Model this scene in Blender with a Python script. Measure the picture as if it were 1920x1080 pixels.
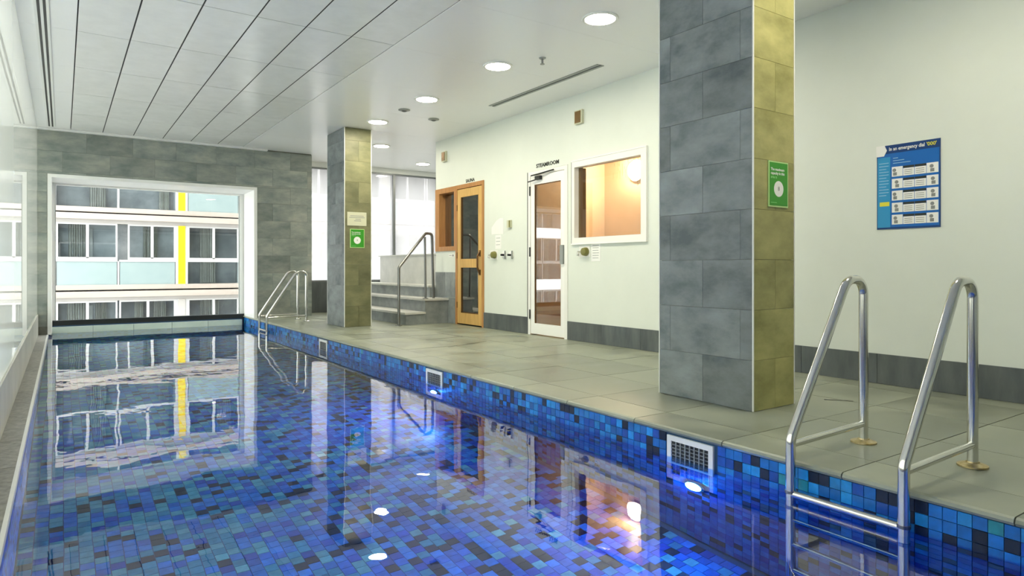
import bpy, bmesh, math, random
from mathutils import Vector, Matrix
random.seed(7)
for o in list(bpy.data.objects): bpy.data.objects.remove(o)
S = bpy.context.scene
COL = S.collection
PI = math.pi
# ------------------------------------------------------------------ camera
A = 0.6016            # heading: degrees right of the pool's long axis
F = 1228.0            # focal length in pixels of the 1920 px frame
HZ = 503.0            # horizon row
EYE = 0.85            # metres above the deck
cam = bpy.data.objects.new('camera', bpy.data.cameras.new('camera')); COL.objects.link(cam)
cam.location = (0, 0, EYE); cam.rotation_euler = (PI/2, 0, -A)
cam.data.sensor_width = 36; cam.data.lens = F/1920*36
cam.data.shift_y = -(540-HZ)/1920; cam.data.clip_start = .02
S.camera = cam
# ------------------------------------------------------------------ world, exposure
W = bpy.data.worlds.new('sky'); S.world = W; W.use_nodes = True
bg = W.node_tree.nodes['Background']
bg.inputs[0].default_value = (1, .99, .975, 1); bg.inputs[1].default_value = 3.1
S.view_settings.view_transform = 'Standard'; S.view_settings.look = 'None'
S.view_settings.gamma = 1; S.view_settings.use_curve_mapping = False
S.view_settings.exposure = 1.18
LAMP = 72.0           # downlight diffuser radiance
LAMPCOL = (1, .93, .72)

# ------------------------------------------------------------------ materials
def newmat(name):
    m = bpy.data.materials.new(name); m.use_nodes = True
    n = m.node_tree.nodes; p = n['Principled BSDF']
    return m, m.node_tree, p
def plain(name, col, rough=.5, metal=0, spec=.5):
    m, t, p = newmat(name)
    p.inputs['Base Color'].default_value = (*col, 1); p.inputs['Roughness'].default_value = rough
    p.inputs['Metallic'].default_value = metal; p.inputs['Specular IOR Level'].default_value = spec
    return m
def noisy(name, c1, c2, scale=3, rough=.5, rnd=.25, bump=.1, detail=6, stretch=(1, 1, 1), spec=.5, c3=None, rough2=None):
    """two-tone mineral surface in world position with a per-piece tone"""
    m, t, p = newmat(name); N = t.nodes; L = t.links
    g = N.new('ShaderNodeNewGeometry'); mp = N.new('ShaderNodeMapping'); mp.inputs['Scale'].default_value = stretch
    oi = N.new('ShaderNodeObjectInfo')
    L.new(g.outputs['Position'], mp.inputs[0])
    ad = N.new('ShaderNodeVectorMath'); ad.operation = 'ADD'
    sc = N.new('ShaderNodeVectorMath'); sc.operation = 'SCALE'; sc.inputs['Scale'].default_value = 17
    L.new(oi.outputs['Random'], sc.inputs[0]); L.new(mp.outputs[0], ad.inputs[0]); L.new(sc.outputs[0], ad.inputs[1])
    nz = N.new('ShaderNodeTexNoise'); nz.inputs['Scale'].default_value = scale; nz.inputs['Detail'].default_value = detail
    nz.inputs['Roughness'].default_value = .62
    L.new(ad.outputs[0], nz.inputs['Vector'])
    r = N.new('ShaderNodeValToRGB'); r.color_ramp.elements[0].position = .32; r.color_ramp.elements[1].position = .7
    r.color_ramp.elements[0].color = (*c1, 1); r.color_ramp.elements[1].color = (*c2, 1)
    if c3:
        e = r.color_ramp.elements.new(.5); e.color = (*c3, 1)
    L.new(nz.outputs['Fac'], r.inputs[0])
    mr = N.new('ShaderNodeMapRange'); mr.inputs[3].default_value = 1-rnd; mr.inputs[4].default_value = 1+rnd
    L.new(oi.outputs['Random'], mr.inputs[0])
    mx = N.new('ShaderNodeVectorMath'); mx.operation = 'SCALE'
    L.new(r.outputs[0], mx.inputs[0]); L.new(mr.outputs[0], mx.inputs['Scale'])
    L.new(mx.outputs[0], p.inputs['Base Color'])
    p.inputs['Roughness'].default_value = rough; p.inputs['Specular IOR Level'].default_value = spec
    if rough2 is not None:
        q = N.new('ShaderNodeMapRange'); q.inputs[1].default_value = .35; q.inputs[2].default_value = .65
        q.inputs[3].default_value = rough; q.inputs[4].default_value = rough2
        L.new(nz.outputs['Fac'], q.inputs[0]); L.new(q.outputs[0], p.inputs['Roughness'])
    if bump:
        b = N.new('ShaderNodeBump'); b.inputs['Strength'].default_value = bump; b.inputs['Distance'].default_value = .01
        L.new(nz.outputs['Fac'], b.inputs['Height']); L.new(b.outputs[0], p.inputs['Normal'])
    return m
def emit(name, col, s):
    m = bpy.data.materials.new(name); m.use_nodes = True; t = m.node_tree
    for n in list(t.nodes): t.nodes.remove(n)
    o = t.nodes.new('ShaderNodeOutputMaterial'); e = t.nodes.new('ShaderNodeEmission')
    e.inputs[0].default_value = (*col, 1); e.inputs[1].default_value = s
    t.links.new(e.outputs[0], o.inputs[0]); return m
def sheet_glass(name, tint=(1, 1, 1), ior=1.5, extra=0.0, rough=0.0, bump=None, gcol=(1, 1, 1)):
    """clear sheet: mirror part by Fresnel, the rest passes straight through"""
    m = bpy.data.materials.new(name); m.use_nodes = True; t = m.node_tree; N = t.nodes; L = t.links
    for n in list(N): N.remove(n)
    o = N.new('ShaderNodeOutputMaterial'); mix = N.new('ShaderNodeMixShader')
    tr = N.new('ShaderNodeBsdfTransparent'); tr.inputs[0].default_value = (*tint, 1)
    gl = N.new('ShaderNodeBsdfGlossy'); gl.inputs['Roughness'].default_value = rough; gl.inputs[0].default_value = (*gcol, 1)
    fr = N.new('ShaderNodeFresnel'); fr.inputs[0].default_value = ior
    fac = fr.outputs[0]
    if extra:
        a = N.new('ShaderNodeMath'); a.operation = 'ADD'; a.use_clamp = True; a.inputs[1].default_value = extra
        L.new(fac, a.inputs[0]); fac = a.outputs[0]
    # the ray already inside the sheet leaves it straight (no total reflection at the far face)
    gb = N.new('ShaderNodeNewGeometry'); iv = N.new('ShaderNodeMath'); iv.operation = 'SUBTRACT'; iv.inputs[0].default_value = 1
    mu = N.new('ShaderNodeMath'); mu.operation = 'MULTIPLY'
    L.new(gb.outputs['Backfacing'], iv.inputs[1]); L.new(fac, mu.inputs[0]); L.new(iv.outputs[0], mu.inputs[1]); fac = mu.outputs[0]
    L.new(fac, mix.inputs[0]); L.new(tr.outputs[0], mix.inputs[1]); L.new(gl.outputs[0], mix.inputs[2]); L.new(mix.outputs[0], o.inputs[0])
    if bump:
        b = bump(t); L.new(b, gl.inputs['Normal']); L.new(b, fr.inputs['Normal'])
    return m
def ripples(t):
    N = t.nodes; L = t.links
    g = N.new('ShaderNodeNewGeometry'); mp = N.new('ShaderNodeMapping'); mp.inputs['Scale'].default_value = (1, .75, 1)
    mp.inputs['Rotation'].default_value = (0, 0, .25); L.new(g.outputs['Position'], mp.inputs[0])
    n1 = N.new('ShaderNodeTexNoise'); n1.inputs['Scale'].default_value = 2.2; n1.inputs['Detail'].default_value = 1.5
    n2 = N.new('ShaderNodeTexNoise'); n2.inputs['Scale'].default_value = 9; n2.inputs['Detail'].default_value = 2
    L.new(mp.outputs[0], n1.inputs['Vector']); L.new(mp.outputs[0], n2.inputs['Vector'])
    ma = N.new('ShaderNodeMath'); ma.operation = 'MULTIPLY_ADD'; ma.inputs[1].default_value = .10
    L.new(n2.outputs['Fac'], ma.inputs[0]); L.new(n1.outputs['Fac'], ma.inputs[2])
    b = N.new('ShaderNodeBump'); b.inputs['Strength'].default_value = 1; b.inputs['Distance'].default_value = .0026
    L.new(ma.outputs[0], b.inputs['Height']); return b.outputs[0]

M = {}
M['plaster'] = noisy('painted plaster', (.73, .77, .71), (.77, .81, .75), 1.5, .6, 0, .02)
M['white'] = plain('white paint', (.86, .86, .83), .4)
M['bright'] = plain('white lacquer', (.9, .9, .88), .3)
M['ceil'] = plain('white ceiling board', (.93, .93, .92), .28, spec=.5)
M['panel'] = noisy('ceiling panel', (.82, .82, .80), (.89, .89, .87), 6, .22, .03, .0)
M['void'] = plain('dark ceiling void', (.03, .03, .03), .9)
M['slate'] = noisy('grey slate tile', (.10, .125, .135), (.27, .30, .31), 3.2, .45, .18, .15, 9, (1, 1, 1.8), c3=(.20, .22, .225))
M['slatewall'] = noisy('green grey stone tile', (.17, .205, .195), (.40, .40, .35), 2.6, .5, .15, .12, 9, (1, 1, 2.2), c3=(.27, .295, .27))
M['lit_olive'] = noisy('warm lit olive tile', (.24, .23, .075), (.48, .45, .18), 3, .5, .12, .12, 9, (1, 1, 1.8), c3=(.36, .34, .13))  # pillar front stone with the warm downlight put into its colour
M['backlit_olive'] = noisy('backlit olive tile', (.12, .125, .06), (.24, .235, .125), 3, .5, .12, .12, 9, (1, 1, 1.8), c3=(.175, .175, .09))  # same stone, darkened in colour for the far pillar's backlit front
M['deck'] = noisy('deck stone tile', (.195, .212, .165), (.335, .355, .28), 2.4, .28, .12, .12, 8, (1, 1, 1), c3=(.265, .285, .225), rough2=.5)
M['grout'] = noisy('grout', (.12, .125, .10), (.2, .2, .17), 8, .8, 0, .05)
M['base'] = noisy('skirting slate', (.065, .08, .085), (.14, .155, .155), 7, .5, .15, .2, 8, (1, 1, .25))
M['step'] = noisy('step slate', (.16, .18, .185), (.30, .32, .32), 5, .4, .12, .12)
M['tread'] = noisy('step tread stone', (.52, .52, .49), (.66, .66, .62), 5, .4, .1, .08)
M['spa'] = noisy('pale spa tile', (.50, .51, .48), (.62, .62, .58), 4, .4, .05, .05)
M['coping'] = noisy('speckled kerb stone', (.24, .24, .22), (.42, .41, .38), 30, .6, .1, .1)
M['upstand'] = noisy('pale upstand tile', (.50, .49, .44), (.64, .63, .57), 4, .4, .06, .04)
M['steel'] = plain('polished steel', (.75, .74, .70), .14, 1)
M['darksteel'] = plain('brushed steel rail', (.25, .25, .25), .28, 1)
M['brass'] = noisy('tea stained steel', (.45, .33, .12), (.7, .6, .38), 30, .35, 0, .0)
M['brass'].node_tree.nodes['Principled BSDF'].inputs['Metallic'].default_value = .8
M['black'] = plain('black metal', (.015, .017, .018), .35)
M['grey'] = plain('grey metal', (.32, .34, .33), .4, .4)
M['slotgrey'] = plain('slot grey', (.12, .125, .13), .5)
M['alu'] = plain('grey aluminium', (.22, .23, .24), .4, .5)
M['pine'] = noisy('golden pine', (.52, .30, .09), (.72, .47, .17), 5, .35, .08, .03, 6, (6, 6, .5))
M['cedar'] = noisy('red cedar frame', (.42, .19, .06), (.58, .29, .10), 5, .35, .08, .03, 6, (6, 6, .5))
M['bronze'] = plain('dark bronze', (.16, .08, .03), .35, .6)
M['olive'] = plain('olive knob', (.20, .19, .05), .35)
M['brown'] = plain('brown grille', (.20, .13, .04), .5)
M['paper'] = plain('paper', (.88, .88, .86), .6)
M['ink'] = plain('grey print', (.25, .26, .26), .6)
M['letter'] = plain('black lettering', (.02, .025, .02), .5)
M['cream'] = plain('cream plate', (.62, .62, .46), .5)
M['blue0'] = plain('poster blue', (.01, .14, .50), .35)
M['blue1'] = plain('poster deep blue', (.008, .05, .20), .35)
M['blue2'] = plain('poster light blue', (.03, .30, .60), .35)
M['yellow'] = plain('print yellow', (.75, .70, .05), .5)
M['green'] = plain('sign green', (.035, .30, .015), .35)
M['lime'] = plain('sign pale edge', (.50, .72, .30), .4)
M['lightgreen'] = plain('sign green print', (.30, .70, .25), .4)
M['glass'] = sheet_glass('window glass', (.97, .99, .98), 1.45)
def hazed(name):  # white translucence stands in for the overexposed glare of the rear windows
    m = sheet_glass(name, (.80, .81, .81), 1.45); t = m.node_tree
    o = [n for n in t.nodes if n.type == 'OUTPUT_MATERIAL'][0]; old = [n for n in t.nodes if n.type == 'MIX_SHADER'][0]
    mx = t.nodes.new('ShaderNodeMixShader'); mx.inputs[0].default_value = .26
    tl = t.nodes.new('ShaderNodeBsdfTranslucent'); tl.inputs[0].default_value = (1, 1, 1, 1)
    t.links.new(old.outputs[0], mx.inputs[1]); t.links.new(tl.outputs[0], mx.inputs[2]); t.links.new(mx.outputs[0], o.inputs[0])
    return m
M['glareglass'] = hazed('misted window glass')
M['doorglass'] = sheet_glass('coated door glass', (.55, .52, .47), 1.5, .10)
M['saunaglass'] = sheet_glass('dark door glass', (.35, .35, .35), 1.5, .30)
M['steamglass'] = sheet_glass('misted glass', (.85, .82, .78), 1.5, .02, .02)
def frosted(name, col, ior=1.5):
    m = bpy.data.materials.new(name); m.use_nodes = True; t = m.node_tree; N = t.nodes; L = t.links
    for n in list(N): N.remove(n)
    o = N.new('ShaderNodeOutputMaterial'); mix = N.new('ShaderNodeMixShader'); m2 = N.new('ShaderNodeMixShader'); m2.inputs[0].default_value = .12
    tl = N.new('ShaderNodeBsdfTranslucent'); tl.inputs[0].default_value = (*col, 1)
    df = N.new('ShaderNodeBsdfDiffuse'); df.inputs[0].default_value = (*col, 1)
    gl = N.new('ShaderNodeBsdfGlossy'); gl.inputs['Roughness'].default_value = .012
    fr = N.new('ShaderNodeFresnel'); fr.inputs[0].default_value = ior
    L.new(tl.outputs[0], m2.inputs[1]); L.new(df.outputs[0], m2.inputs[2])
    L.new(fr.outputs[0], mix.inputs[0]); L.new(m2.outputs[0], mix.inputs[1]); L.new(gl.outputs[0], mix.inputs[2]); L.new(mix.outputs[0], o.inputs[0])
    return m
M['backglass'] = frosted('frosted glazing', (.84, .87, .82))
M['water'] = sheet_glass('pool water', (.8, .94, 1), 1.62, 0, 0.0, ripples)
_t = M['water'].node_tree
_r = _t.nodes.new('ShaderNodeBsdfRefraction'); _r.inputs['IOR'].default_value = 1.33; _r.inputs[0].default_value = (.8, .94, 1, 1); _r.inputs['Roughness'].default_value = 0
_m = [n for n in _t.nodes if n.type == 'MIX_SHADER'][0]; _t.links.new(_r.outputs[0], _m.inputs[1]); _t.links.new([n for n in _t.nodes if n.type == 'BUMP'][0].outputs[0], _r.inputs['Normal'])
for l in list(_t.links):
    if l.to_node == _m and l.to_socket == _m.inputs[0]:
        _t.links.remove(l); _t.links.new([n for n in _t.nodes if n.type == 'FRESNEL'][0].outputs[0], _m.inputs[0]); break

M['warm'] = noisy('warm steam tile', (.76, .62, .45), (.84, .70, .53), 2, .4, .05, .02)
M['timber'] = noisy('sauna timber', (.12, .07, .04), (.2, .12, .07), 4, .5, .15, .05, 6, (1, 6, 6))
M['diffuser'] = emit('lamp diffuser', LAMPCOL, LAMP)
M['bulb'] = emit('steam lamp', (1, .80, .56), 72)
M['poollamp'] = emit('blue pool lamp', (.02, .27, 1), 380)
# building
M['render'] = noisy('building render', (0.340, 0.326, 0.306), (0.381, 0.367, 0.354), 1.2, .7, .03, .03)
M['slab'] = noisy('concrete edge', (0.299, 0.258, 0.224), (0.360, 0.320, 0.286), 2, .7, .04, .05, 6, (.3, 1, 2))
M['bframe'] = plain('white window frame', (0.399, 0.399, 0.399), .4)
M['bpanel'] = noisy('pale blue panel', (0.197, 0.258, 0.262), (0.224, 0.286, 0.286), 2, .3, .05, 0)
M['byellow'] = plain('yellow column', (.62, .47, .0), .4)
M['broom'] = noisy('dim room', (.10, .105, .11), (.24, .24, .24), 1.2, .8, .5, 0)
M['curtain'] = noisy('curtain', (.26, .25, .22), (.38, .36, .32), 3, .8, .3, 0)
M['bglass'] = sheet_glass('flat window glass', (.85, .9, .92), 1.5, .03)
M['plant'] = plain('dark leaf', (.02, .06, .02), .5)
M['kerb'] = noisy('pale green kerb tile', (.58, .70, .62), (.70, .80, .72), 3, .3, .1, 0)
M['ground'] = plain('courtyard paving', (.4, .4, .38), .8)
# pool mosaic: five glazes
def glaze(name, c):
    m = noisy(name, tuple(x*.8 for x in c), tuple(min(1, x*1.2) for x in c), 20, .3, .22, .03, 3)
    return m
GL = [glaze('glaze royal blue', (.008, .16, .56)), glaze('glaze mid blue', (.015, .26, .68)),
      glaze('glaze cobalt', (.006, .085, .46)), glaze('glaze navy', (.006, .014, .04)),
      glaze('glaze teal', (.03, .34, .44)), glaze('glaze aqua', (.13, .50, .48))]
M['poolgrout'] = plain('pool grout', (.02, .07, .16), .7)

# ------------------------------------------------------------------ mesh helpers
class MB:
    def __init__(s): s.v = []; s.f = []; s.m = []
    def box(s, x0, x1, y0, y1, z0, z1, mi=0):
        b = len(s.v)
        s.v += [(x, y, z) for z in (z0, z1) for y in (y0, y1) for x in (x0, x1)]
        for q in ((0, 2, 3, 1), (4, 5, 7, 6), (0, 1, 5, 4), (2, 6, 7, 3), (0, 4, 6, 2), (1, 3, 7, 5)):
            s.f.append(tuple(b+i for i in q)); s.m.append(mi)
        return s
    def poly(s, pts, depth_vec, mi=0):
        """extruded polygon"""
        b = len(s.v); n = len(pts); d = Vector(depth_vec)
        s.v += [tuple(p) for p in pts]+[tuple(Vector(p)+d) for p in pts]
        s.f.append(tuple(b+i for i in range(n))); s.f.append(tuple(b+n+i for i in reversed(range(n))))
        for i in range(n):
            j = (i+1) % n; s.f.append((b+j, b+i, b+n+i, b+n+j))
        s.m += [mi]*(n+2); return s
    def tube(s, pts, r, seg=14, cap=True):
        pts = [Vector(p) for p in pts]; b = len(s.v); n = len(pts)
        t0 = (pts[1]-pts[0]).normalized()
        up = Vector((0, 0, 1)) if abs(t0.z) < .9 else Vector((1, 0, 0))
        u = t0.cross(up).normalized()
        for i, p in enumerate(pts):
            t = (pts[min(i+1, n-1)]-pts[max(i-1, 0)]).normalized()
            u = (u-t*u.dot(t)).normalized(); w = t.cross(u)
            for k in range(seg):
                a = 2*PI*k/seg; s.v.append(tuple(p+u*(r*math.cos(a))+w*(r*math.sin(a))))
        for i in range(n-1):
            for k in range(seg):
                k2 = (k+1) % seg
                s.f.append((b+i*seg+k, b+i*seg+k2, b+(i+1)*seg+k2, b+(i+1)*seg+k)); s.m.append(0)
        if cap:
            s.f.append(tuple(b+k for k in reversed(range(seg)))); s.f.append(tuple(b+(n-1)*seg+k for k in range(seg))); s.m += [0, 0]
        return s
    def lathe(s, prof, c, axis='z', seg=28):
        """profile of (radius, height) revolved about axis through c"""
        b = len(s.v); n = len(prof); c = Vector(c)
        for (r, h) in prof:
            for k in range(seg):
                a = 2*PI*k/seg; x, y = r*math.cos(a), r*math.sin(a)
                p = Vector((x, y, h)) if axis == 'z' else (Vector((h, x, y)) if axis == 'x' else Vector((y, h, x)))
                s.v.append(tuple(c+p))
        for i in range(n-1):
            for k in range(seg):
                k2 = (k+1) % seg; s.f.append((b+i*seg+k, b+i*seg+k2, b+(i+1)*seg+k2, b+(i+1)*seg+k)); s.m.append(0)
        s.f.append(tuple(b+k for k in reversed(range(seg)))); s.f.append(tuple(b+(n-1)*seg+k for k in range(seg))); s.m += [0, 0]
        return s
    def mesh(s, name, mats, smooth=False):
        me = bpy.data.meshes.new(name); me.from_pydata(s.v, [], s.f)
        if not isinstance(mats, (list, tuple)): mats = [mats]
        for m in mats: me.materials.append(m)
        if len(mats) > 1: me.polygons.foreach_set('material_index', s.m)
        me.update()
        if smooth:
            bm = bmesh.new(); bm.from_mesh(me)
            bmesh.ops.recalc_face_normals(bm, faces=bm.faces)
            for f in bm.faces: f.smooth = True
            for e in bm.edges:
                if len(e.link_faces) == 2 and e.calc_face_angle(0) > .7: e.smooth = False
            bm.to_mesh(me); bm.free()
        return me
    def obj(s, name, mats, parent=None, smooth=False):
        return link(name, s.mesh(name, mats, smooth), parent)
def link(name, me, parent=None, loc=None):
    o = bpy.data.objects.new(name, me); COL.objects.link(o)
    if loc is not None: o.location = loc
    if parent:
        o.parent = parent
        if loc is None: o.location = -Vector(parent_origin(parent))
        else: o.location = Vector(loc)-Vector(parent_origin(parent))
    return o
def parent_origin(p):
    v = Vector(p.location)
    while p.parent: p = p.parent; v = v+Vector(p.location)
    return v
def box(name, x0, x1, y0, y1, z0, z1, mat, parent=None): return MB().box(x0, x1, y0, y1, z0, z1).obj(name, mat, parent)
_unit = {}
def piece(name, x0, x1, y0, y1, z0, z1, mat, parent):
    """one tile / panel / plank, sharing a unit box"""
    if mat.name not in _unit: _unit[mat.name] = MB().box(-.5, .5, -.5, .5, -.5, .5).mesh('piece', mat)
    o = link(name, _unit[mat.name], parent, ((x0+x1)/2, (y0+y1)/2, (z0+z1)/2))
    o.scale = (x1-x0, y1-y0, z1-z0); return o
def empty(name, loc=(0, 0, 0)):
    o = bpy.data.objects.new(name, None); COL.objects.link(o); o.location = loc; o.empty_display_size = .1; return o
def tag(o, label=None, cat=None, group=None, kind=None):
    if label: o['label'] = label
    if cat: o['category'] = cat
    if group: o['group'] = group
    if kind: o['kind'] = kind
    return o
def struct(o, label=None): return tag(o, label, None, None, 'structure')
def fillet(pts, rad, n=8):
    """round the inner corners of a polyline"""
    P = [Vector(p) for p in pts]; out = [P[0]]
    for i in range(1, len(P)-1):
        r = rad[i-1] if isinstance(rad, (list, tuple)) else rad
        a = (P[i-1]-P[i]).normalized(); b = (P[i+1]-P[i]).normalized()
        ang = a.angle(b); d = min(r/math.tan(ang/2), .49*(P[i-1]-P[i]).length if i > 1 else .95*(P[i-1]-P[i]).length, .49*(P[i+1]-P[i]).length if i < len(P)-2 else .95*(P[i+1]-P[i]).length)
        r = d*math.tan(ang/2); c = P[i]+(a+b).normalized()*(r/math.sin(ang/2))
        s0 = P[i]+a*d-c; s1 = P[i]+b*d-c; tot = s0.angle(s1); ax = s0.cross(s1).normalized()
        for k in range(n+1): out.append(c+Matrix.Rotation(tot*k/n, 3, ax) @ s0)
    out.append(P[-1]); return out
def text(name, body, size, mat, parent, loc, rot, ext=.002, align='CENTER', width=None, bold=0):
    c = bpy.data.curves.new('t', 'FONT'); c.body = body; c.size = size; c.extrude = ext; c.align_x = align; c.align_y = 'CENTER'; c.offset = bold; c.resolution_u = 2
    t = bpy.data.objects.new('t', c); COL.objects.link(t)
    bpy.context.view_layer.update()
    me = bpy.data.meshes.new_from_object(t.evaluated_get(bpy.context.evaluated_depsgraph_get()))
    bpy.data.objects.remove(t)
    if width:
        w = max(v.co.x for v in me.vertices)-min(v.co.x for v in me.vertices)
        for v in me.vertices: v.co.x *= width/w
    me.materials.clear(); me.materials.append(mat)
    R = Matrix.Rotation(rot[2], 3, 'Z') @ Matrix.Rotation(rot[0], 3, 'X')
    for v in me.vertices: v.co = R @ v.co
    o = link(name, me, parent, loc); return o
RX = (PI/2, 0, -PI/2)      # lettering on a wall that faces -X
RY = (PI/2, 0, 0)          # lettering on a face that looks to -Y
def subtract(r, h):
    """rectangle r minus hole h, rects as (a0,a1,b0,b1)"""
    a0, a1, b0, b1 = r; c0, c1, d0, d1 = h
    if c0 >= a1 or c1 <= a0 or d0 >= b1 or d1 <= b0: return [r]
    out = []
    if d0 > b0: out.append((a0, a1, b0, d0))
    if d1 < b1: out.append((a0, a1, d1, b1))
    lo, hi = max(b0, d0), min(b1, d1)
    if c0 > a0: out.append((a0, c0, lo, hi))
    if c1 < a1: out.append((c1, a1, lo, hi))
    return [q for q in out if q[1]-q[0] > .012 and q[3]-q[2] > .012]

# ------------------------------------------------------------------ main dimensions (metres; deck top is z = 0)
XL, XR = -.30, 4.97          # glass wall, plastered wall
PX0, PX1 = -.175, 2.68       # pool basin
YB, YE, YG = -2.6, 11.70, 12.50   # back wall, tiled end wall, window plane
YC = 9.41                    # end of the plastered wall
XF = 8.60                    # far right wall of the spa corner
ZC = 2.89; ZW = -.155; ZP = -1.15
OX0, OX1, OZ1 = -.13, 2.69, 2.18  # opening in the end wall

# ------------------------------------------------------------------ floor
floor = struct(MB().box(PX1+.03, XF, YB, YG, -.30, -.012).obj('floor', M['grout']), 'grey green stone deck tiled beside the pool')
g = .0025
ys = [3.87+.6*k for k in range(-11, 16)]
for a, b in zip(ys[:-1], ys[1:]):
    b = min(b, YG); a = max(a, YB)
    if b-a < .05: continue
    xs = [2.945, 3.55, 4.15, 4.75, 4.969]
    if b > YC-.4: xs = [2.945, 3.55, 4.15, 4.75, 5.35]
    for x0, x1 in zip(xs[:-1], xs[1:]):
        piece('floor_tile', x0+g, x1-g, a+g, b-g, -.012, random.uniform(-.0008, .0008), M['deck'], floor)
# rounded coping stones along the pool edge
def coping_mesh(L):
    prof = [(PX1-.004, -.028), (PX1-.010, -.018), (PX1-.006, -.006), (PX1+.004, 0), (2.945-g, 0), (2.945-g, -.028)]
    return MB().poly([(x, 0, z) for x, z in prof], (0, L, 0)).mesh('coping_stone', M['deck'])
cm = coping_mesh(.6-2*g)
for a in ys[:-1]:
    if a > YG-.1 or a < YB-.6: continue
    L = min(.6, YG-a)
    o = link('coping_stone', cm, floor, (0, a+g, 0)); o.scale.y = L/.6
# ------------------------------------------------------------------ ceiling
ceil = struct(box('ceiling', XL-.2, XF+.2, YB-.2, YG+.2, ZC+.02, ZC+.2, M['void']), 'white ceiling of square edged panels')
cx = [.10+.4*k for k in range(7)]
cy = [11.60-1.21*k for k in range(13)]
for i in range(6):
    for j in range(12):
        if cy[j+1] < YB-.5: continue
        piece('ceiling_panel', cx[i]+.006, cx[i+1]-.006, max(YB, cy[j+1])+.004, cy[j]-.004, ZC, ZC+.018, M['panel'], ceil)
box('joint_backing', cx[0], cx[6], YB, 11.6, ZC+.0015, ZC+.0199, M['void'], ceil)
for j in range(12):
    if cy[j+1] < YB-.5: continue
    y0, y1 = max(YB, cy[j+1])+.0012, cy[j]-.0012
    piece('ceiling_board', XL, cx[0]-.004, y0, y1, ZC-.002, ZC+.018, M['ceil'], ceil)
    piece('ceiling_board', cx[6]+.0005, XR if y1 < YC+.5 else XR, y0, y1, ZC-.004, ZC+.018, M['ceil'], ceil)
    if y1 > 8: piece('ceiling_board', XR+.0012, XF, max(y0, YC), y1, ZC-.004, ZC+.018, M['ceil'], ceil)
piece('ceiling_board', XL, XF, 11.6+.001, YG, ZC-.003, ZC+.018, M['ceil'], ceil)
struct(box('trim_1', XL, 2.9, YE-.085, YE-.012, ZC-.03, ZC-.006, M['bright']), 'white shadow line trim where tiled end wall meets ceiling')

# ------------------------------------------------------------------ walls
wl = struct(MB().box(XL-.15, XL-.012, YB, YG, -.3, .18).box(XL-.15, XL-.012, YE, YG, .18, ZC).obj('wall_left', M['plaster']), 'long wall of pale green frosted reflective glazing')
yy = [-.2+2.4*k for k in range(-1, 6)]
for a in yy:
    if a > YE: continue
    if a < -.3: 
        piece('wall_panel', XL-.15, XL, YB, a+2.4-.001, .182, ZC-.002, M['plaster'], wl); continue
    piece('glass_panel', XL-.012, XL, a+.001, min(a+2.4, YE)-.001, .182, ZC-.002, M['backglass'], wl)
for k in range(26):
    a = YB+.6*k
    if a > YE: break
    piece('upstand_tile', XL-.012, XL+.012, a+.0015, min(a+.6, YE)-.0015, -.125, .18, M['upstand'], wl)
struct(box('wall_back', XL, XR+.15, YB-.15, YB, -.3, ZC, M['plaster']))
# tiled end wall around the pool window
we = struct(MB().box(XL, OX0-.05, YE, YG, -.117, ZC).box(OX1+.05, 3.67, YE, YG, .0005, ZC).box(OX0-.05, OX1+.05, YE, YG, OZ1+.05, ZC).obj('wall_end', M['grout']),
            'grey green tiled end wall around the big pool window')
row = 0; z = ZC-.024
while z > -.01:
    z0 = max(0, z-.3); x = XL-(.3 if row % 2 else .0)
    while x < 3.68:
        for q in subtract((max(x, XL), min(x+.6, 3.68), z0, z), (OX0-.055, OX1+.055, -1, OZ1+.055)):
            if q[1]-q[0] > .02: piece('wall_tile', q[0]+.0012, q[1]-.0012, YE-.011, YE, q[2]+.0012, q[3]-.0012, M['slatewall'], we)
        x += .6
    z -= .3; row += 1
for r in range(10):
    piece('wall_tile', 3.67, 3.68, YE, YG-.05, r*.3+.001, min(r*.3+.3, ZC-.01)-.001, M['slatewall'], we)
# plastered right wall with its openings
SD = (7.94, 8.75); SW = (8.75, YC); TD = (6.06, 6.86); TW = (4.78, 5.97)
wr = MB()
T = .15
wr.box(XR, XR+T, YB, TW[0], 0, ZC).box(XR, XR+T, TW[0], TW[1], 0, 1.15).box(XR, XR+T, TW[0], YC, 2.09, ZC)
wr.box(XR, XR+T, TW[1], TD[0], 0, 2.09).box(XR, XR+T, TD[1], SD[0], 0, 2.09).box(XR, XR+T, SW[0], YC, 0, 1.12)
wall_right = struct(wr.obj('wall_right', M['plaster']), 'white plastered wall with sauna and steam room doors')
# slate cladding under the sauna window
for k, (a, b) in enumerate(((8.76, 9.09), (9.09, YC))):
    for z0, z1 in ((0, .40), (.40, .79)):
        piece('wall_tile', XR-.012, XR, a+.0015, b-.0015, z0+.0015, z1-.0015, M['step'], wall_right)
bb = struct(MB().box(XR-.006, XR, YB, TD[0], .001, .218).box(XR-.006, XR, TD[1], SD[0], .001, .218).obj('baseboard_right', M['grout']), 'dark slate skirting along the white wall')
for (a, b) in ((YB, TD[0]), (TD[1], SD[0])):
    y = b
    while y > a+.02:
        piece('skirting_tile', XR-.014, XR-.004, max(a, y-.6)+.0015, y-.0015, .002, .22, M['base'], bb); y -= .6
# spa corner walls
struct(MB().box(XR+T, XF, YC-.12, YC, 0, ZC).obj('wall_corner', M['plaster']), 'white return wall beside the steps')
struct(box('wall_far', XF, XF+.15, YC-.12, YG, 0, ZC, M['plaster']))
struct(box('wall_plinth', 3.68, XF, YG-.06, YG+.08, 0, .59, M['base']), 'dark plinth under the tall rear windows')
struct(box('wall_lintel', 3.68, XF, YG-.06, YG+.08, 2.79, ZC, M['white']))

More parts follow.
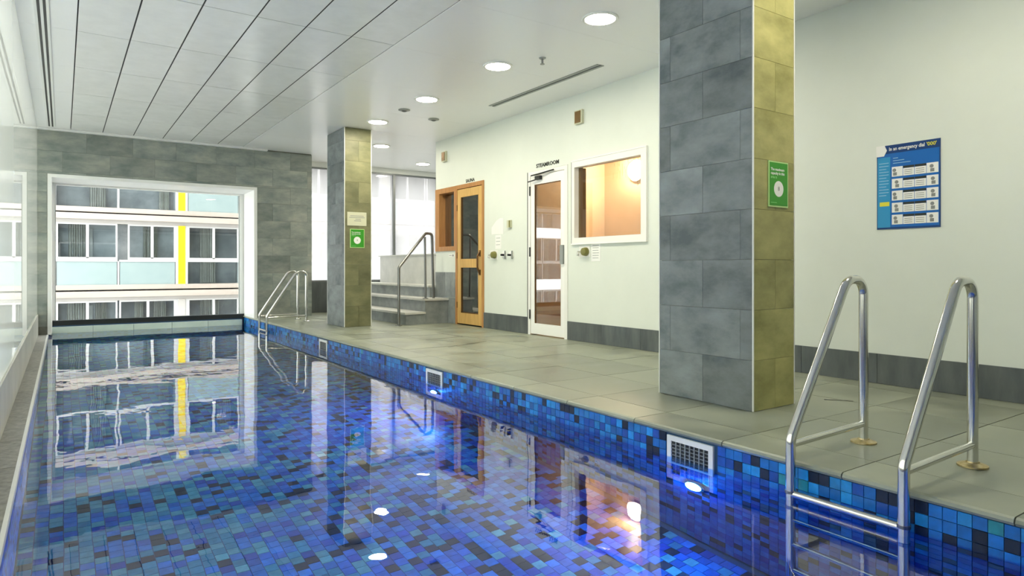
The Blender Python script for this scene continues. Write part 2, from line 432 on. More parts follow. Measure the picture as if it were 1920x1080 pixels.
# ------------------------------------------------------------------ windows
def bars(name, rects, y0, y1, mat, parent):
    m = MB()
    for x0, x1, z0, z1 in rects: m.box(x0, x1, y0, y1, z0, z1)
    return m.obj(name, mat, parent)
w1 = struct(empty('window_1', (1.28, YG, 0)), 'wide white framed window at the end of the pool')
w = .05
bars('reveal_trim', [(OX0-w, OX0, 0, OZ1+w), (OX1, OX1+w, 0, OZ1+w), (OX0, OX1, OZ1, OZ1+w)], YE-.03, YE, M['bright'], w1)
MB().box(OX0-.049, OX0, YE, YG, -.12, OZ1).box(OX1, OX1+.049, YE, YG, 0, OZ1).box(OX0, OX1, YE, YG, OZ1, OZ1+.049).obj('reveal', M['bright'], w1)
bars('frame', [(OX0, OX0+.035, .03, OZ1), (OX1-.07, OX1, .03, OZ1), (OX0+.035, OX1-.07, OZ1-.03, OZ1)], YG-.06, YG, M['white'], w1)
bars('frame_bead', [(OX0+.035, OX0+.045, .03, OZ1-.03), (OX1-.08, OX1-.07, .03, OZ1-.03)], YG-.05, YG-.01, M['grey'], w1)
MB().box(OX0+.001, OX1-.001, YG-.09, YG, -.045, .03).obj('sill', M['black'], w1)
MB().box(OX0+.001, OX1-.001, YG-.095, YG-.085, .03, .04).obj('sill_bead', M['alu'], w1)
box('pane', OX0+.03, OX1-.06, YG-.035, YG-.028, .03, OZ1-.02, M['glass'], w1)
w2 = struct(empty('window_2', (6.1, YG, .59)), 'tall dark framed rear windows behind the steps')
mull = [3.70, 4.62, 5.62, 6.62, 7.62, 8.58]
bars('frame', [(3.68, XF, .59, .62), (3.68, XF, 2.76, 2.79)], YG-.03, YG+.04, M['alu'], w2)
for x in mull: bars('mullion', [(x-.025, x+.025, .62, 2.76)], YG-.04, YG+.05, M['alu'], w2)
for a, b in zip(mull[:-1], mull[1:]): box('pane', a+.025, b-.025, YG, YG+.007, .62, 2.76, M['glareglass'], w2)
# sauna side window
w3 = struct(empty('window_3', (XR, 9.08, 1.12)), 'narrow cedar framed sauna window at the wall corner')
def ybars(name, rects, x0, x1, mat, parent):
    m = MB()
    for y0, y1, z0, z1 in rects: m.box(x0, x1, y0, y1, z0, z1)
    return m.obj(name, mat, parent)
ybars('frame', [(SW[0], SW[1], 1.12, 1.19), (SW[0], SW[1], 2.03, 2.11), (SW[0], SW[0]+.05, 1.19, 2.03), (SW[1]-.13, SW[1], 1.19, 2.03)], XR-.012, XR+.14, M['cedar'], w3)
box('pane', XR+.10, XR+.106, SW[0]+.05, SW[1]-.13, 1.19, 2.03, M['saunaglass'], w3)
# steam room window
w4 = struct(empty('window_4', (XR, 5.38, 1.15)), 'large white framed steam room window glowing peach')
ybars('frame', [(TW[0], TW[1], 1.14, 1.205), (TW[0], TW[1], 2.03, 2.10), (TW[0], TW[0]+.07, 1.205, 2.03), (TW[1]-.05, TW[1], 1.205, 2.03)], XR-.02, XR+.09, M['white'], w4)
ybars('frame_lip', [(TW[0]-.012, TW[1]+.005, 1.125, 1.14), (TW[0]-.012, TW[1]+.005, 2.10, 2.112), (TW[0]-.012, TW[0], 1.14, 2.10)], XR-.026, XR, M['bright'], w4)
ybars('gasket', [(TW[1]+.006, TW[1]+.022, 1.13, 2.10)], XR-.008, XR+.01, M['black'], w4)
ybars('reveal', [(TW[1]-.075, TW[1]-.05, 1.205, 2.03)], XR+.05, XR+.14, M['brown'], w4)
box('pane', XR+.045, XR+.051, TW[0]+.07, TW[1]-.05, 1.205, 2.03, M['steamglass'], w4)

cs = MB(); rs = random.Random(3)
for k in range(70):
    y = TW[0]+.075+abs(rs.gauss(0, .20)); ln = rs.uniform(.04, .32)*max(.25, 1-(y-TW[0])/.75); z1 = 2.025-rs.random()**2*.12
    if y > TW[1]-.3: continue
    cs.box(XR+.0515, XR+.0535, y, y+rs.uniform(.003, .009), z1-ln, z1)
tag(cs.obj('condensation_streaks', sheet_glass('condensation', (1, .97, .9), 1.33, .35, .25), w4), 'pale condensation streaks on the glass', kind='stuff')
# ------------------------------------------------------------------ doors
d1 = struct(empty('door_1', (XR, 8.35, 0)), 'golden pine sauna door with two glass lights')
a, b = SD
ybars('frame', [(a, a+.045, 0, 2.11), (b-.05, b, 0, 2.11), (a+.045, b-.05, 2.05, 2.11)], XR-.015, XR+.12, M['cedar'], d1)
la, lb = a+.05, b-.055
leaf = ybars('leaf', [(la, la+.10, .02, 2.04), (lb-.10, lb, .02, 2.04), (la+.10, lb-.10, 1.92, 2.04), (la+.10, lb-.10, .86, .99), (la+.10, lb-.10, .02, .18)], XR-.01, XR+.035, M['pine'], d1)
MB().box(XR+.01, XR+.016, la+.10, lb-.10, .99, 1.92).obj('pane', M['saunaglass'], leaf)
MB().box(XR+.01, XR+.016, la+.10, lb-.10, .18, .86).obj('pane', M['saunaglass'], leaf)
ybars('glazing_bead', [(lb-.112, lb-.10, .99, 1.92), (lb-.112, lb-.10, .18, .86), (la+.10, lb-.112, .18, .195)], XR-.004, XR+.012, M['bronze'], leaf)
hp = MB().tube(fillet([(XR-.012, la+.05, 1.10), (XR-.055, la+.05, 1.02), (XR-.055, la+.05, .86), (XR-.012, la+.05, .76)], .04, 5), .014, 10)
hp.box(XR-.016, XR-.010, la+.03, la+.07, .75, .83).box(XR-.016, XR-.010, la+.03, la+.07, 1.02, 1.11)
tag(hp.obj('handle', M['bronze'], leaf, True), 'dark bronze pull handle')
for zz in (.25, 1.0, 1.72): ybars('hinge', [(lb-.005, lb+.012, zz, zz+.09)], XR-.018, XR-.008, M['bronze'], d1)
d2 = struct(empty('door_2', (XR, 6.46, 0)), 'white steam room door with a full height glass light')
a, b = TD
ybars('frame', [(a, a+.055, 0, 2.085), (b-.05, b, 0, 2.085), (a+.055, b-.05, 2.035, 2.085)], XR-.012, XR+.10, M['white'], d2)
ybars('gasket', [(b-.002, b+.012, 0, 2.085)], XR-.013, XR-.002, M['black'], d2)
la, lb = a+.06, b-.058
leaf = ybars('leaf', [(la, la+.07, .015, 2.03), (lb-.075, lb, .015, 2.03), (la+.07, lb-.075, 1.915, 2.03), (la+.07, lb-.075, .015, .15)], XR-.006, XR+.035, M['bright'], d2)
MB().box(XR+.01, XR+.016, la+.07, lb-.075, .15, 1.915).obj('pane', M['doorglass'], leaf)
ybars('glazing_bead', [(lb-.085, lb-.075, .15, 1.915), (la+.07, lb-.085, 1.905, 1.915)], XR, XR+.012, M['bronze'], leaf)
tag(MB().box(XR-.03, XR-.006, la+.005, la+.06, .90, 1.13).obj('pull_plate', M['grey'], leaf), 'grey pull plate')
for zz in (.20, 1.0, 1.78): ybars('hinge', [(lb+.004, lb+.022, zz, zz+.12)], XR-.02, XR-.008, M['black'], d2)
cl = MB().box(XR-.05, XR-.006, lb-.24, lb-.14, 1.965, 2.015)
cl.tube([(XR-.05, lb-.0, 1.955), (XR-.035, lb-.2, 1.975)], .008, 8).tube([(XR-.04, lb-.05, 2.03), (XR-.05, lb-.26, 2.035), (XR-.03, lb-.50, 2.055)], .009, 8)
tag(cl.obj('door_closer', M['black'], d2), 'black door closer arm')
# rooms behind the wall
def room(name, x0, x1, y0, y1, z1, mat, label):
    t = .05
    return struct(MB().box(x1, x1+t, y0, y1, 0, z1).box(x0, x1, y0-t, y0, 0, z1).box(x0, x1, y1, y1+t, 0, z1).box(x0, x1, y0-t, y1+t, z1, z1+t).box(x0, x1, y0, y1, -.3, 0.0).obj(name, mat), label)
room('wall_steamroom', XR+T, 6.6, 4.2, 7.2, 2.4, M['warm'], 'warm peach walls inside the steam room')
room('wall_sauna', XR+T, 6.9, 7.55, 9.25, 2.3, M['timber'], 'dark timber lining inside the sauna')
sl = empty('steam_lamp', (6.5, 6.52, 2.1)); tag(sl, 'warm bulkhead lamp on the steam room wall', 'lamp')
MB().lathe([(.15, 0), (.15, .03), (.135, .04)], (6.599, 6.52, 2.21), 'x').obj('base', M['white'], sl); 
MB().lathe([(.13, -.045), (.12, -.08), (.08, -.11), (.01, -.12)], (6.6, 6.52, 2.21), 'x').obj('diffuser', M['bulb'], sl, True)
sl.children[0].location.x -= .04
bench = tag(empty('steam_bench', (6.35, 5.7, 0)), 'peach tiled bench inside the steam room', 'bench')
box('seat', 6.1, 6.595, 4.25, 7.15, .40, .46, M['warm'], bench); box('front', 6.15, 6.2, 4.25, 7.15, .005, .40, M['warm'], bench)

# ------------------------------------------------------------------ pillars
def pillar(x0, x1, y0, y1, label, stone):
    p = tag(empty('tiled_pillar', ((x0+x1)/2, (y0+y1)/2, 0)), label, 'pillar', 'tiled pillars on the deck')
    box('core', x0+.012, x1-.012, y0+.012, y1-.012, .001, ZC-.005, M['grout'], p)
    lx, ly = x1-x0, y1-y0; g = .001
    n = 0; z = .002
    while z < ZC-.02:
        z1 = min(z+.3, ZC-.006)
        cy_ = [0, .09, .64, ly] if n % 2 else [0, .37, ly]
        cxs = [0, lx] if n % 2 else [0, lx*.52, lx]
        for c0, c1 in zip(cy_[:-1], cy_[1:]):
            piece('wall_tile', x0, x0+.012, y0+max(c0, .008)+g, y0+min(c1, ly-.008)-g, z+g, z1-g, M['slate'], p)
            piece('wall_tile', x1-.012, x1, y0+max(c0, .008)+g, y0+min(c1, ly-.008)-g, z+g, z1-g, M['slate'], p)
        for c0, c1 in zip(cxs[:-1], cxs[1:]):
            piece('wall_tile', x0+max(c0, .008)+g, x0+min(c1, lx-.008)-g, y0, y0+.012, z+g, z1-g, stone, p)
            piece('wall_tile', x0+max(c0, .008)+g, x0+min(c1, lx-.008)-g, y1-.012, y1, z+g, z1-g, M['slatewall'], p)
        z = z1; n += 1
    for x in (x0-.001, x1-.007):
        for y in (y0-.001, y1-.007): box('corner_trim', x, x+.008, y, y+.008, .002, ZC-.006, M['white'], p)
    return p
pillar(3.36, 3.78, 2.38, 3.12, 'grey tiled pillar in front of the white wall, nearest the ladder', M['lit_olive'])
pillar(3.34, 3.75, 9.12, 9.86, 'grey green tiled pillar near the steps with white notice and green sign', M['backlit_olive'])

# ------------------------------------------------------------------ pool basin
pool = empty('pool_basin', (1.25, 5, ZP)); tag(pool, 'long indoor pool lined with blue mosaic tiles', 'pool')
sh = MB()
sh.box(PX0-.1, PX1+.03, YB+.001, YG-.001, ZP-.1, ZP-.006)
sh.box(PX1+.006, PX1+.03, YB, YG, ZP, -.028).box(PX0-.12, PX0-.006, YB, YG, ZP, -.13)
sh.box(PX0, PX1, YG-.09, YG, ZP, -.046).box(PX0, PX1, YB+.001, YB+.05, ZP, -.03)
sh.obj('shell', M['poolgrout'], pool)
def pick(wts): return random.choices(range(6), wts)[0]
# mosaic on the walls
P = .048; tt = .0455
WALLW = (5, 4, 4, 3, .3, 0)
tilem = [MB().box(-.006, 0, 0, tt, 0, tt).mesh('mosaic_tile', GL[k]) for k in range(6)]
GR = [2.275, 5.10, 8.05]      # skimmer grates
fieldR = MB(); cnt = 0
rows = int((-.03-ZP)/P)
for j in range(int((YG-.09-YB)/P)):
    y = YB+j*P
    for i in range(rows):
        z = -.030-P*(i+1)
        if any(abs(y+tt/2-c) < .16 for c in GR) and z > -.27 and z+tt < -.03: continue
        k = pick(WALLW)
        if i < 3 and .75 < y < 5.65 and cnt < 300:
            link('mosaic_tile', tilem[k], pool, (PX1+.006, y, z)); cnt += 1
        else: fieldR.box(PX1, PX1+.006, y, y+tt, z, z+tt, k)
tag(fieldR.obj('mosaic_wall_field', GL, pool), kind='stuff')
fieldL = MB()
for j in range(int((YG-.09-YB)/P)):
    y = YB+j*P
    for i in range(18): fieldL.box(PX0-.006, PX0, y, y+tt, -.135-P*(i+1), -.135-P*(i+1)+tt, pick(WALLW))
for j in range(int((PX1-PX0)/P)):
    x = PX0+j*P
    for i in range(20): fieldL.box(x, x+tt, YG-.096, YG-.09, -.15-P*(i+1), -.15-P*(i+1)+tt, pick(WALLW))
tag(fieldL.obj('mosaic_wall_field', GL, pool), kind='stuff')
# floor mosaic in running bond
Q = .060; qq = .0565
def fw(x, y):
    q = max(0, min(1, (1.7-x)/1.6))       # lighting put into the mix: daylit teal by kerb, lamp blue by deck
    return (3.4-2*q, 3, 2-1.2*q, 2.6-1.6*q, 1+3.5*q, .6+3.4*q)
flm = [MB().box(-qq/2, qq/2, -qq/2, qq/2, -.006, 0).mesh('mosaic_tile', GL[k]) for k in range(6)]
spots = []
for j in range(int((PX1-PX0)/Q)+1):
    for i in range(int((YG-YB)/Q)):
        x = PX0+Q*(j+.5); y = YB+Q*(i+.5)+(Q/2 if j % 2 else 0)
        if x+qq/2 > PX1: continue
        spots.append((x, y))
def seen(x, y):
    d = x*math.sin(A)+y*math.cos(A)
    if d < .5: return False
    u = 960+F*(x*math.cos(A)-y*math.sin(A))/d; v = HZ+F*(EYE-ZW+.42)/d
    return 0 < u < 1920 and v < 1085
vis = sorted([s for s in spots if seen(*s)], key=lambda s: s[0]**2+s[1]**2)[:300]
vs = set(vis); fieldF = MB()
for s in spots:
    k = pick(fw(*s))
    if s in vs: link('mosaic_tile', flm[k], pool, (s[0], s[1], ZP+random.uniform(-.0005, .0005)))
    else: fieldF.box(s[0]-qq/2, s[0]+qq/2, s[1]-qq/2, s[1]+qq/2, ZP-.006, ZP, k)
tag(fieldF.obj('mosaic_floor_field', GL, pool), kind='stuff')
# pale end kerb under the window
for k in range(5):
    x0 = PX0+.02+.56*k
    piece('kerb_tile', x0, min(x0+.555, PX1-.02), YG-.16, YG-.09, ZW-.03, -.062, M['kerb'], pool)
# left kerb stones and white edge
for k in range(26):
    y0 = YB+.6*k
    if y0 > YG-.1: break
    piece('kerb_stone', XL+.012, PX0-.012, y0+.002, min(y0+.6, YG)-.002, -.16, -.118, M['coping'], pool)
box('edge_strip', PX0-.012, PX0+.004, YB, YG-.1, -.150, -.116, M['bright'], pool)
# water
wm = bpy.data.meshes.new('water'); wm.from_pydata([(PX0, YB, ZW), (PX1, YB, ZW), (PX1, YG-.096, ZW), (PX0, YG-.096, ZW)], [], [(0, 1, 2, 3)]); wm.materials.append(M['water'])
tag(link('pool_water', wm), 'calm clear blue pool water mirroring the end window', 'water', None, 'stuff')

# skimmer grates
def grate(y, label):
    t = tag(empty('skimmer_grate', (PX1, y, -.15)), label, 'grate', 'skimmer grates in the pool wall')
    hw, z0, z1 = .15, -.262, -.040; e = .028
    x0, x1 = PX1-.008, PX1+.004
    ybars('frame', [(y-hw, y-hw+e, z0, z1), (y+hw-e, y+hw, z0, z1), (y-hw+e, y+hw-e, z1-e, z1), (y-hw+e, y+hw-e, z0, z0+e)], x0, x1, M['white'], t)
    box('backing', PX1+.001, PX1+.004, y-hw+e, y+hw-e, z0+e, z1-e, M['black'], t)
    m = MB(); n = 8; wd = (2*hw-2*e)/n
    for i in range(1, n): m.box(x0+.003, x1-.003, y-hw+e+i*wd-.0035, y-hw+e+i*wd+.0035, z0+e, z1-e)
    nz = 9; hz = (z1-z0-2*e)/nz
    for i in range(1, nz): m.box(x0+.004, x1-.004, y-hw+e, y+hw-e, z0+e+i*hz-.002, z0+e+i*hz+.002)
    m.obj('lattice', M['grey'], t); return t
grate(GR[0], 'white framed skimmer grate above the bright blue lamp, nearest the ladder')
grate(GR[1], 'white framed skimmer grate, middle one along the blue mosaic wall')
grate(GR[2], 'small white framed skimmer grate farthest along the mosaic wall')
def poollamp(y, label):
    t = tag(empty('pool_lamp', (PX1, y, -.50)), label, 'lamp', 'underwater lamps in the pool wall')
    MB().lathe([(.065, 0), (.065, -.012), (.055, -.018)], (PX1, y, -.50), 'x').obj('rim', M['steel'], t)
    MB().lathe([(.05, -.0185), (.04, -.028), (.01, -.032)], (PX1, y, -.50), 'x').obj('lens', M['poollamp'], t, True)
poollamp(2.24, 'glowing blue underwater lamp below the nearest skimmer grate')
poollamp(5.08, 'small glowing blue underwater lamp below the middle skimmer grate')
poollamp(-.4, 'unseen blue underwater lamp added to light the ladder')  # out of view, added for blue light around the ladder

# ------------------------------------------------------------------ pool ladders
def ladder(y0, y1, label, stain):
    t = tag(empty('pool_ladder', (3.22, (y0+y1)/2, 0)), label, 'ladder', 'steel pool ladders')
    r = .021
    for y in (y0, y1):
        pts = fillet([(2.615, y, -1.0), (2.615, y, .105), (3.075, y, .795), (3.225, y, .795), (3.225, y, .002)], [.07, .09, .10], 8)
        rail = MB().tube(pts, r, 18).obj('rail', M['steel'], t, True)
        MB().tube([(2.615, y, .082), (3.225, y, .092)], .0155, 14).obj('brace', M['steel'], t, True)
        MB().lathe([(.058, .0005), (.058, .007), (.045, .012), (.026, .017), (.024, .022)], (3.225, y, 0)).obj('foot_flange', stain, t, True)
        MB().lathe([(.0245, 0), (.0245, .012)], (2.615, y, -.128), 'z', 18).obj('collar', M['darksteel'], rail)
    for z in (-.13, -.40, -.66, -.90):
        MB().tube([(2.615, y0, z), (2.615, y1, z)], .0165, 14).obj('rung', M['steel'], t, True)
    return t
ladder(1.20, 1.665, 'large shiny steel pool ladder in the right foreground', M['brass'])
ladder(10.52, 10.98, 'small far steel pool ladder by the tiled end wall', M['steel'])

# ------------------------------------------------------------------ steps, spa, handrail
st = tag(empty('spa_steps', (4.6, 10.6, 0)), 'grey slate steps with pale treads rising to the spa', 'steps')
YS = 8.98
box('riser', 4.24, 4.56, YS, YG-.07, .001, .155, M['step'], st)
box('tread', 4.215, 4.56, YS-.02, YG-.07, .155, .185, M['tread'], st)
box('riser', 4.56, XR-.001-.012, YS, YG-.07, .001, .355, M['step'], st)
MB().box(4.535, XR-.013, YS-.02, YC+.001, .355, .385, 0).box(4.535, 4.9, YC+.001, YG-.07, .355, .385).obj('tread', M['tread'], st)
box('riser', 4.86, 5.2, YC+.002, YG-.07, .001, .545, M['step'], st)
box('tread', 4.835, 5.2, YC+.002, YG-.07, .545, .575, M['tread'], st)
sp = tag(empty('spa_tub', (6.5, 11, 0)), 'pale tiled spa wall at the top of the steps', 'spa')
box('front_wall', 5.2, 5.32, YC+.002, YG-.30, .001, 1.08, M['spa'], sp)
box('rim', 5.18, 5.40, YC+.002, YG-.28, 1.08, 1.10, M['spa'], sp)
box('side_wall', 5.32, XF-.01, YG-.42, YG-.30, .001, 1.08, M['spa'], sp)
box('basin', 5.32, XF-.01, YC+.002, YG-.42, .001, .6, M['bpanel'], sp)
hr = tag(empty('handrail', (4.07, 8.87, 0)), 'slanted dark steel handrail beside the steps', 'handrail')
yh = 8.93
MB().tube(fillet([(4.10, yh, .002), (4.10, yh, .86), (4.59, yh+.1, 1.385), (4.72, yh+.14, 1.385), (4.76, yh+.16, .386)], [.06, .05, .05], 6), .021, 12).obj('rail', M['darksteel'], hr, True)
MB().tube([(4.585, yh+.09, .386), (4.575, yh+.09, 1.33)], .017, 12).obj('post', M['darksteel'], hr, True)
MB().lathe([(.05, .0005), (.05, .008), (.03, .014)], (4.10, yh, 0)).obj('foot_flange', M['darksteel'], hr, True)
MB().lathe([(.045, .386), (.045, .393), (.028, .399)], (4.585, yh+.09, 0)).obj('foot_flange', M['darksteel'], hr, True)

# ------------------------------------------------------------------ ceiling fittings
def downlight(x, y, label):
    t = tag(empty('ceiling_downlight', (x, y, ZC-.004)), label, 'downlight', 'round ceiling downlights')
    z = ZC-.0045; m = MB(); seg = 32
    prof = [(.125, z-.012), (.145, z-.012), (.15, z-.004), (.15, z), (.122, z)]
    b = 0
    for r, h in prof:
        for k in range(seg): m.v.append((x+r*math.cos(2*PI*k/seg), y+r*math.sin(2*PI*k/seg), h))
    for i in range(len(prof)-1):
        for k in range(seg):
            k2 = (k+1) % seg; m.f.append((i*seg+k, i*seg+k2, (i+1)*seg+k2, (i+1)*seg+k)); m.m.append(0)
    m.obj('rim', M['white'], t, True)
    MB().lathe([(.123, z-.010), (.123, z-.002)], (x, y, 0)).obj('diffuser', M['diffuser'], t)
for x, y, s in ((3.61, 3.99, 'round white downlight nearest the big grey pillar'), (3.61, 5.51, 'round downlight just behind the sprinkler head'),
                (3.61, 7.07, 'third round downlight from the front, before the small vents'), (3.61, 8.55, 'round downlight in front of the far pillar top'),
                (4.37, 10.2, 'round downlight behind the far pillar'), (5.79, 11.5, 'round downlight above the spa by the rear windows'),
                (3.61, 1.55, 'round downlight in front of the big pillar'),): downlight(x, y, s)
def slot(x0, x1, y0, y1, label, n):
    t = tag(empty('slot_diffuser', ((x0+x1)/2, (y0+y1)/2, ZC)), label, 'air vent')
    z = ZC-.002
    wdt = (x1-x0)/(2*n+1)
    m = MB()
    for i in range(n+1): m.box(x0+2*i*wdt, x0+(2*i+1)*wdt, y0, y1, z-.008, z)
    m.obj('frame', M['white'] if n > 1 else M['grey'], t)
    for i in range(n): box('slot', x0+(2*i+1)*wdt, x0+(2*i+2)*wdt, y0, y1, z-.003, z, M['black'] if n > 1 else M['slotgrey'], t)
slot(-.185, -.085, -2.4, 11.5, 'long double black slot vent beside the glass wall', 2)
slot(4.395, 4.485, 4.9, 6.92, 'single grey slot vent near the white wall', 1)
t = tag(empty('sprinkler_head', (3.88, 4.98, ZC)), 'small dark fire sprinkler hanging under the ceiling', 'sprinkler')
sx, sy = 3.83, 5.06
MB().lathe([(.035, ZC-.005), (.03, ZC-.012)], (sx, sy, 0)).obj('rosette', M['grey'], t)
MB().lathe([(.010, ZC-.012), (.010, ZC-.06), (.022, ZC-.062), (.022, ZC-.066)], (sx, sy, 0)).obj('deflector', M['darksteel'], t)
for x, y, s in ((3.62, 7.72, 'small round ceiling sensor left of the vent'), (4.18, 7.98, 'small round grey ceiling vent before the alcove')):
    t = tag(empty('ceiling_sensor', (x, y, ZC)), s, 'sensor')
    MB().lathe([(.075, ZC-.005), (.075, ZC-.012), (.05, ZC-.02)], (x, y, 0)).obj('cover', M['grey'], t)
    MB().lathe([(.035, ZC-.020), (.02, ZC-.030)], (x, y, 0)).obj('lens', M['slotgrey'], t)

# ------------------------------------------------------------------ lettering and things on the walls
t = tag(empty('door_sign', (XR, 6.42, 2.14)), 'black raised STEAMROOM letters above the white door', 'sign')
text('lettering', 'STEAMROOM', .068, M['letter'], t, (XR-.002, 6.46, 2.145), RX, .002, width=.46, bold=.0015)
t = tag(empty('door_sign', (XR, 8.3, 2.15)), 'dark raised SAUNA letters above the pine door', 'sign')
text('lettering', 'SAUNA', .068, M['letter'], t, (XR-.002, 8.33, 2.148), RX, .002, width=.25, bold=.0015)
def wbox(name, y0, y1, z0, z1, th, mat, parent, off=0): return MB().box(XR-off-th, XR-off, y0, y1, z0, z1).obj(name, mat, parent)
def at_wall(u, v):
    r = (u-960)/F; d = XR/(math.sin(A)+r*math.cos(A))
    return d*(math.cos(A)-r*math.sin(A)), EYE+(HZ-v)*d/F
for u, v, s in ((1088, 220, 'square brown wall speaker high above the steam room window'), (835, 294, 'square brown wall speaker high above the sauna window')):
    y, z = at_wall(u, v); t = tag(empty('wall_speaker', (XR, y, z)), s, 'speaker', 'wall speakers')
    wbox('housing', y-.065, y+.065, z-.08, z+.08, .035, M['cream'], t)
    wbox('grille', y-.045, y+.055, z-.068, z+.068, .006, M['brown'], t, .035)
    for k in range(4): wbox('grille_bar', y-.04+.024*k, y-.032+.024*k, z-.06, z+.06, .004, M['bronze'], t, .041)
# poster
y1, zt = at_wall(1645, 278); y0, _ = at_wall(1764, 262); zb = 1.135; zt = 1.745
t = tag(empty('safety_poster', (XR, (y0+y1)/2, zb)), 'blue emergency instruction poster with rows of small pictures', 'poster')
wd = y1-y0; ht = zt-zb
def pr(name, a, b, c, d, mat, lvl=1):
    """rectangle on the poster, fractions from its left and its bottom"""
    return wbox(name, y1-b*wd, y1-a*wd, zb+c*ht, zb+d*ht, .0008, mat, t, .006+.0008*(lvl-1))
wbox('board', y0, y1, zb, zt, .006, M['blue1'], t)
pr('field', .015, .985, .02, .90, M['blue0']); pr('side_column', .015, .225, .02, .86, M['blue2'], 2)
MB().poly([(XR-.0085, y1+.004, zt+.002), (XR-.0085, y1-.13*wd, zt+.002), (XR-.0085, y1-.17*wd, zt-.06*ht), (XR-.0085, y1-.12*wd, zt-.125*ht), (XR-.0085, y1+.004, zt-.125*ht)], (.002, 0, 0)).obj('corner_badge', M['paper'], t)
text('title', "In an emergency dial", .036, M['paper'], t, (XR-.0072, y1-.485*wd, zt-.05*ht), RX, .0004, width=.56*wd, bold=.0006)
text('title', "'000'", .036, M['yellow'], t, (XR-.0072, y1-.87*wd, zt-.05*ht), RX, .0004, width=.15*wd, bold=.0006)
m1 = MB(); m2 = MB(); m3 = MB(); m4 = MB()
for r in range(5):
    c1 = .735-.142*r; c0 = c1-.115
    for c in range(4):
        a = .25+.1825*c; b = a+.175
        top = c1 if c in (0, 3) else c1-.028
        m1.box(XR-.0078, XR-.0068, y1-b*wd, y1-a*wd, zb+c0*ht, zb+top*ht)
        if c in (1, 2): m2.box(XR-.0080, XR-.0068, y1-b*wd, y1-a*wd, zb+(c1-.026)*ht, zb+c1*ht)
        if c in (1, 2):
            for q in range(3): m4.box(XR-.0082, XR-.0076, y1-(b-.03)*wd, y1-(a+.02)*wd, zb+(c0+.018+.022*q)*ht, zb+(c0+.023+.022*q)*ht)
        else:
            ox = random.uniform(.04, .10); m3.lathe([(.013, -.0006), (.013, 0)], (XR-.0078, y1-(a+ox)*wd, zb+(c0+.075)*ht), 'x', 10)
            m3.box(XR-.0084, XR-.0078, y1-(a+ox+.04)*wd, y1-(a+ox-.02)*wd, zb+(c0+.012)*ht, zb+(c0+.05)*ht)
m1.obj('picture_cells', M['paper'], t); m2.obj('cell_headings', M['letter'], t); m3.obj('picture_figures', M['ink'], t); m4.obj('cell_text', M['slotgrey'], t)
pr('yellow_block', .05, .21, .275, .325, M['yellow'], 3)
m5 = MB()
for k in range(12): m5.box(XR-.0086, XR-.0076, y1-(.20 if k % 3 else .16)*wd, y1-.04*wd, zb+(.40+.035*k)*ht, zb+(.407+.035*k)*ht)
for k in range(3): m5.box(XR-.0086, XR-.0076, y1-(.55-.1*k)*wd, y1-.27*wd, zb+(.775+.03*k)*ht, zb+(.782+.03*k)*ht)
m5.obj('small_print', plain('print pale blue', (.35, .6, .8), .5), t)
# green capacity signs
def green_sign(x0, x1, z0, z1, y, label, big):
    t = tag(empty('green_sign', ((x0+x1)/2, y, z0)), label, 'sign', 'green capacity signs')
    w, h = x1-x0, z1-z0; cx_ = (x0+x1)/2
    box('board', x0, x1, y-.006, y, z0, z1, M['lime'], t)
    box('face', x0+.05*w, x1-.04*w, y-.0075, y-.006, z0+.035*h, z1-.03*h, M['green'], t)
    MB().lathe([(.24*w, -.0008), (.24*w, 0)], (cx_, y-.0075, z0+.40*h), 'y', 32).obj('disc', M['paper'], t)
    text('numeral', '8', .13*h, M['ink'], t, (cx_, y-.0087, z0+.40*h), RY, .0004)
    for k, s in enumerate(('The maximum', 'capacity in this', 'area is')):
        text('lettering', s, .085*h, M['paper'] if k < 2 else M['lightgreen'], t, (x0+.10*w, y-.008, z0+(.82-.085*k)*h), RY, .0004, 'LEFT', bold=.0004)
    box('small_print', x0+.1*w, x0+.4*w, y-.0082, y-.0075, z0+.09*h, z0+.10*h, M['lightgreen'], t)
green_sign(3.50, 3.70, 1.222, 1.50, 2.379, 'bright green sign with white disc on the nearest pillar', 1)
def on_y(u, v, Y):
    r = (u-960)/F; d = Y/(math.cos(A)-r*math.sin(A)); return d*(math.sin(A)+r*math.cos(A)), EYE+(HZ-v)*d/F
xa, zt_ = on_y(656, 429, 9.119); xb, zb_ = on_y(683, 465, 9.119)
green_sign(xa, xb, zb_, zt_, 9.119, 'small green sign under the white notice on the far pillar', 0)
xa, zt_ = on_y(651, 397, 9.119); xb, zb_ = on_y(687, 424, 9.119)
t = tag(empty('wall_notice', ((xa+xb)/2, 9.12, zb_)), 'cream paper notice above the green sign on the far pillar', 'notice')
box('sheet', xa, xb, 9.115, 9.119, zb_, zt_, M['cream'], t)
m = MB()
for k, (a, b) in enumerate(((.15, .85), (.1, .9), (.42, .7), (.35, .72))): m.box(xa+a*(xb-xa), xa+b*(xb-xa), 9.1142, 9.115, zb_+(.70-.12*k)*(zt_-zb_), zb_+(.74-.12*k)*(zt_-zb_))
m.obj('print_lines', M['ink'], t)
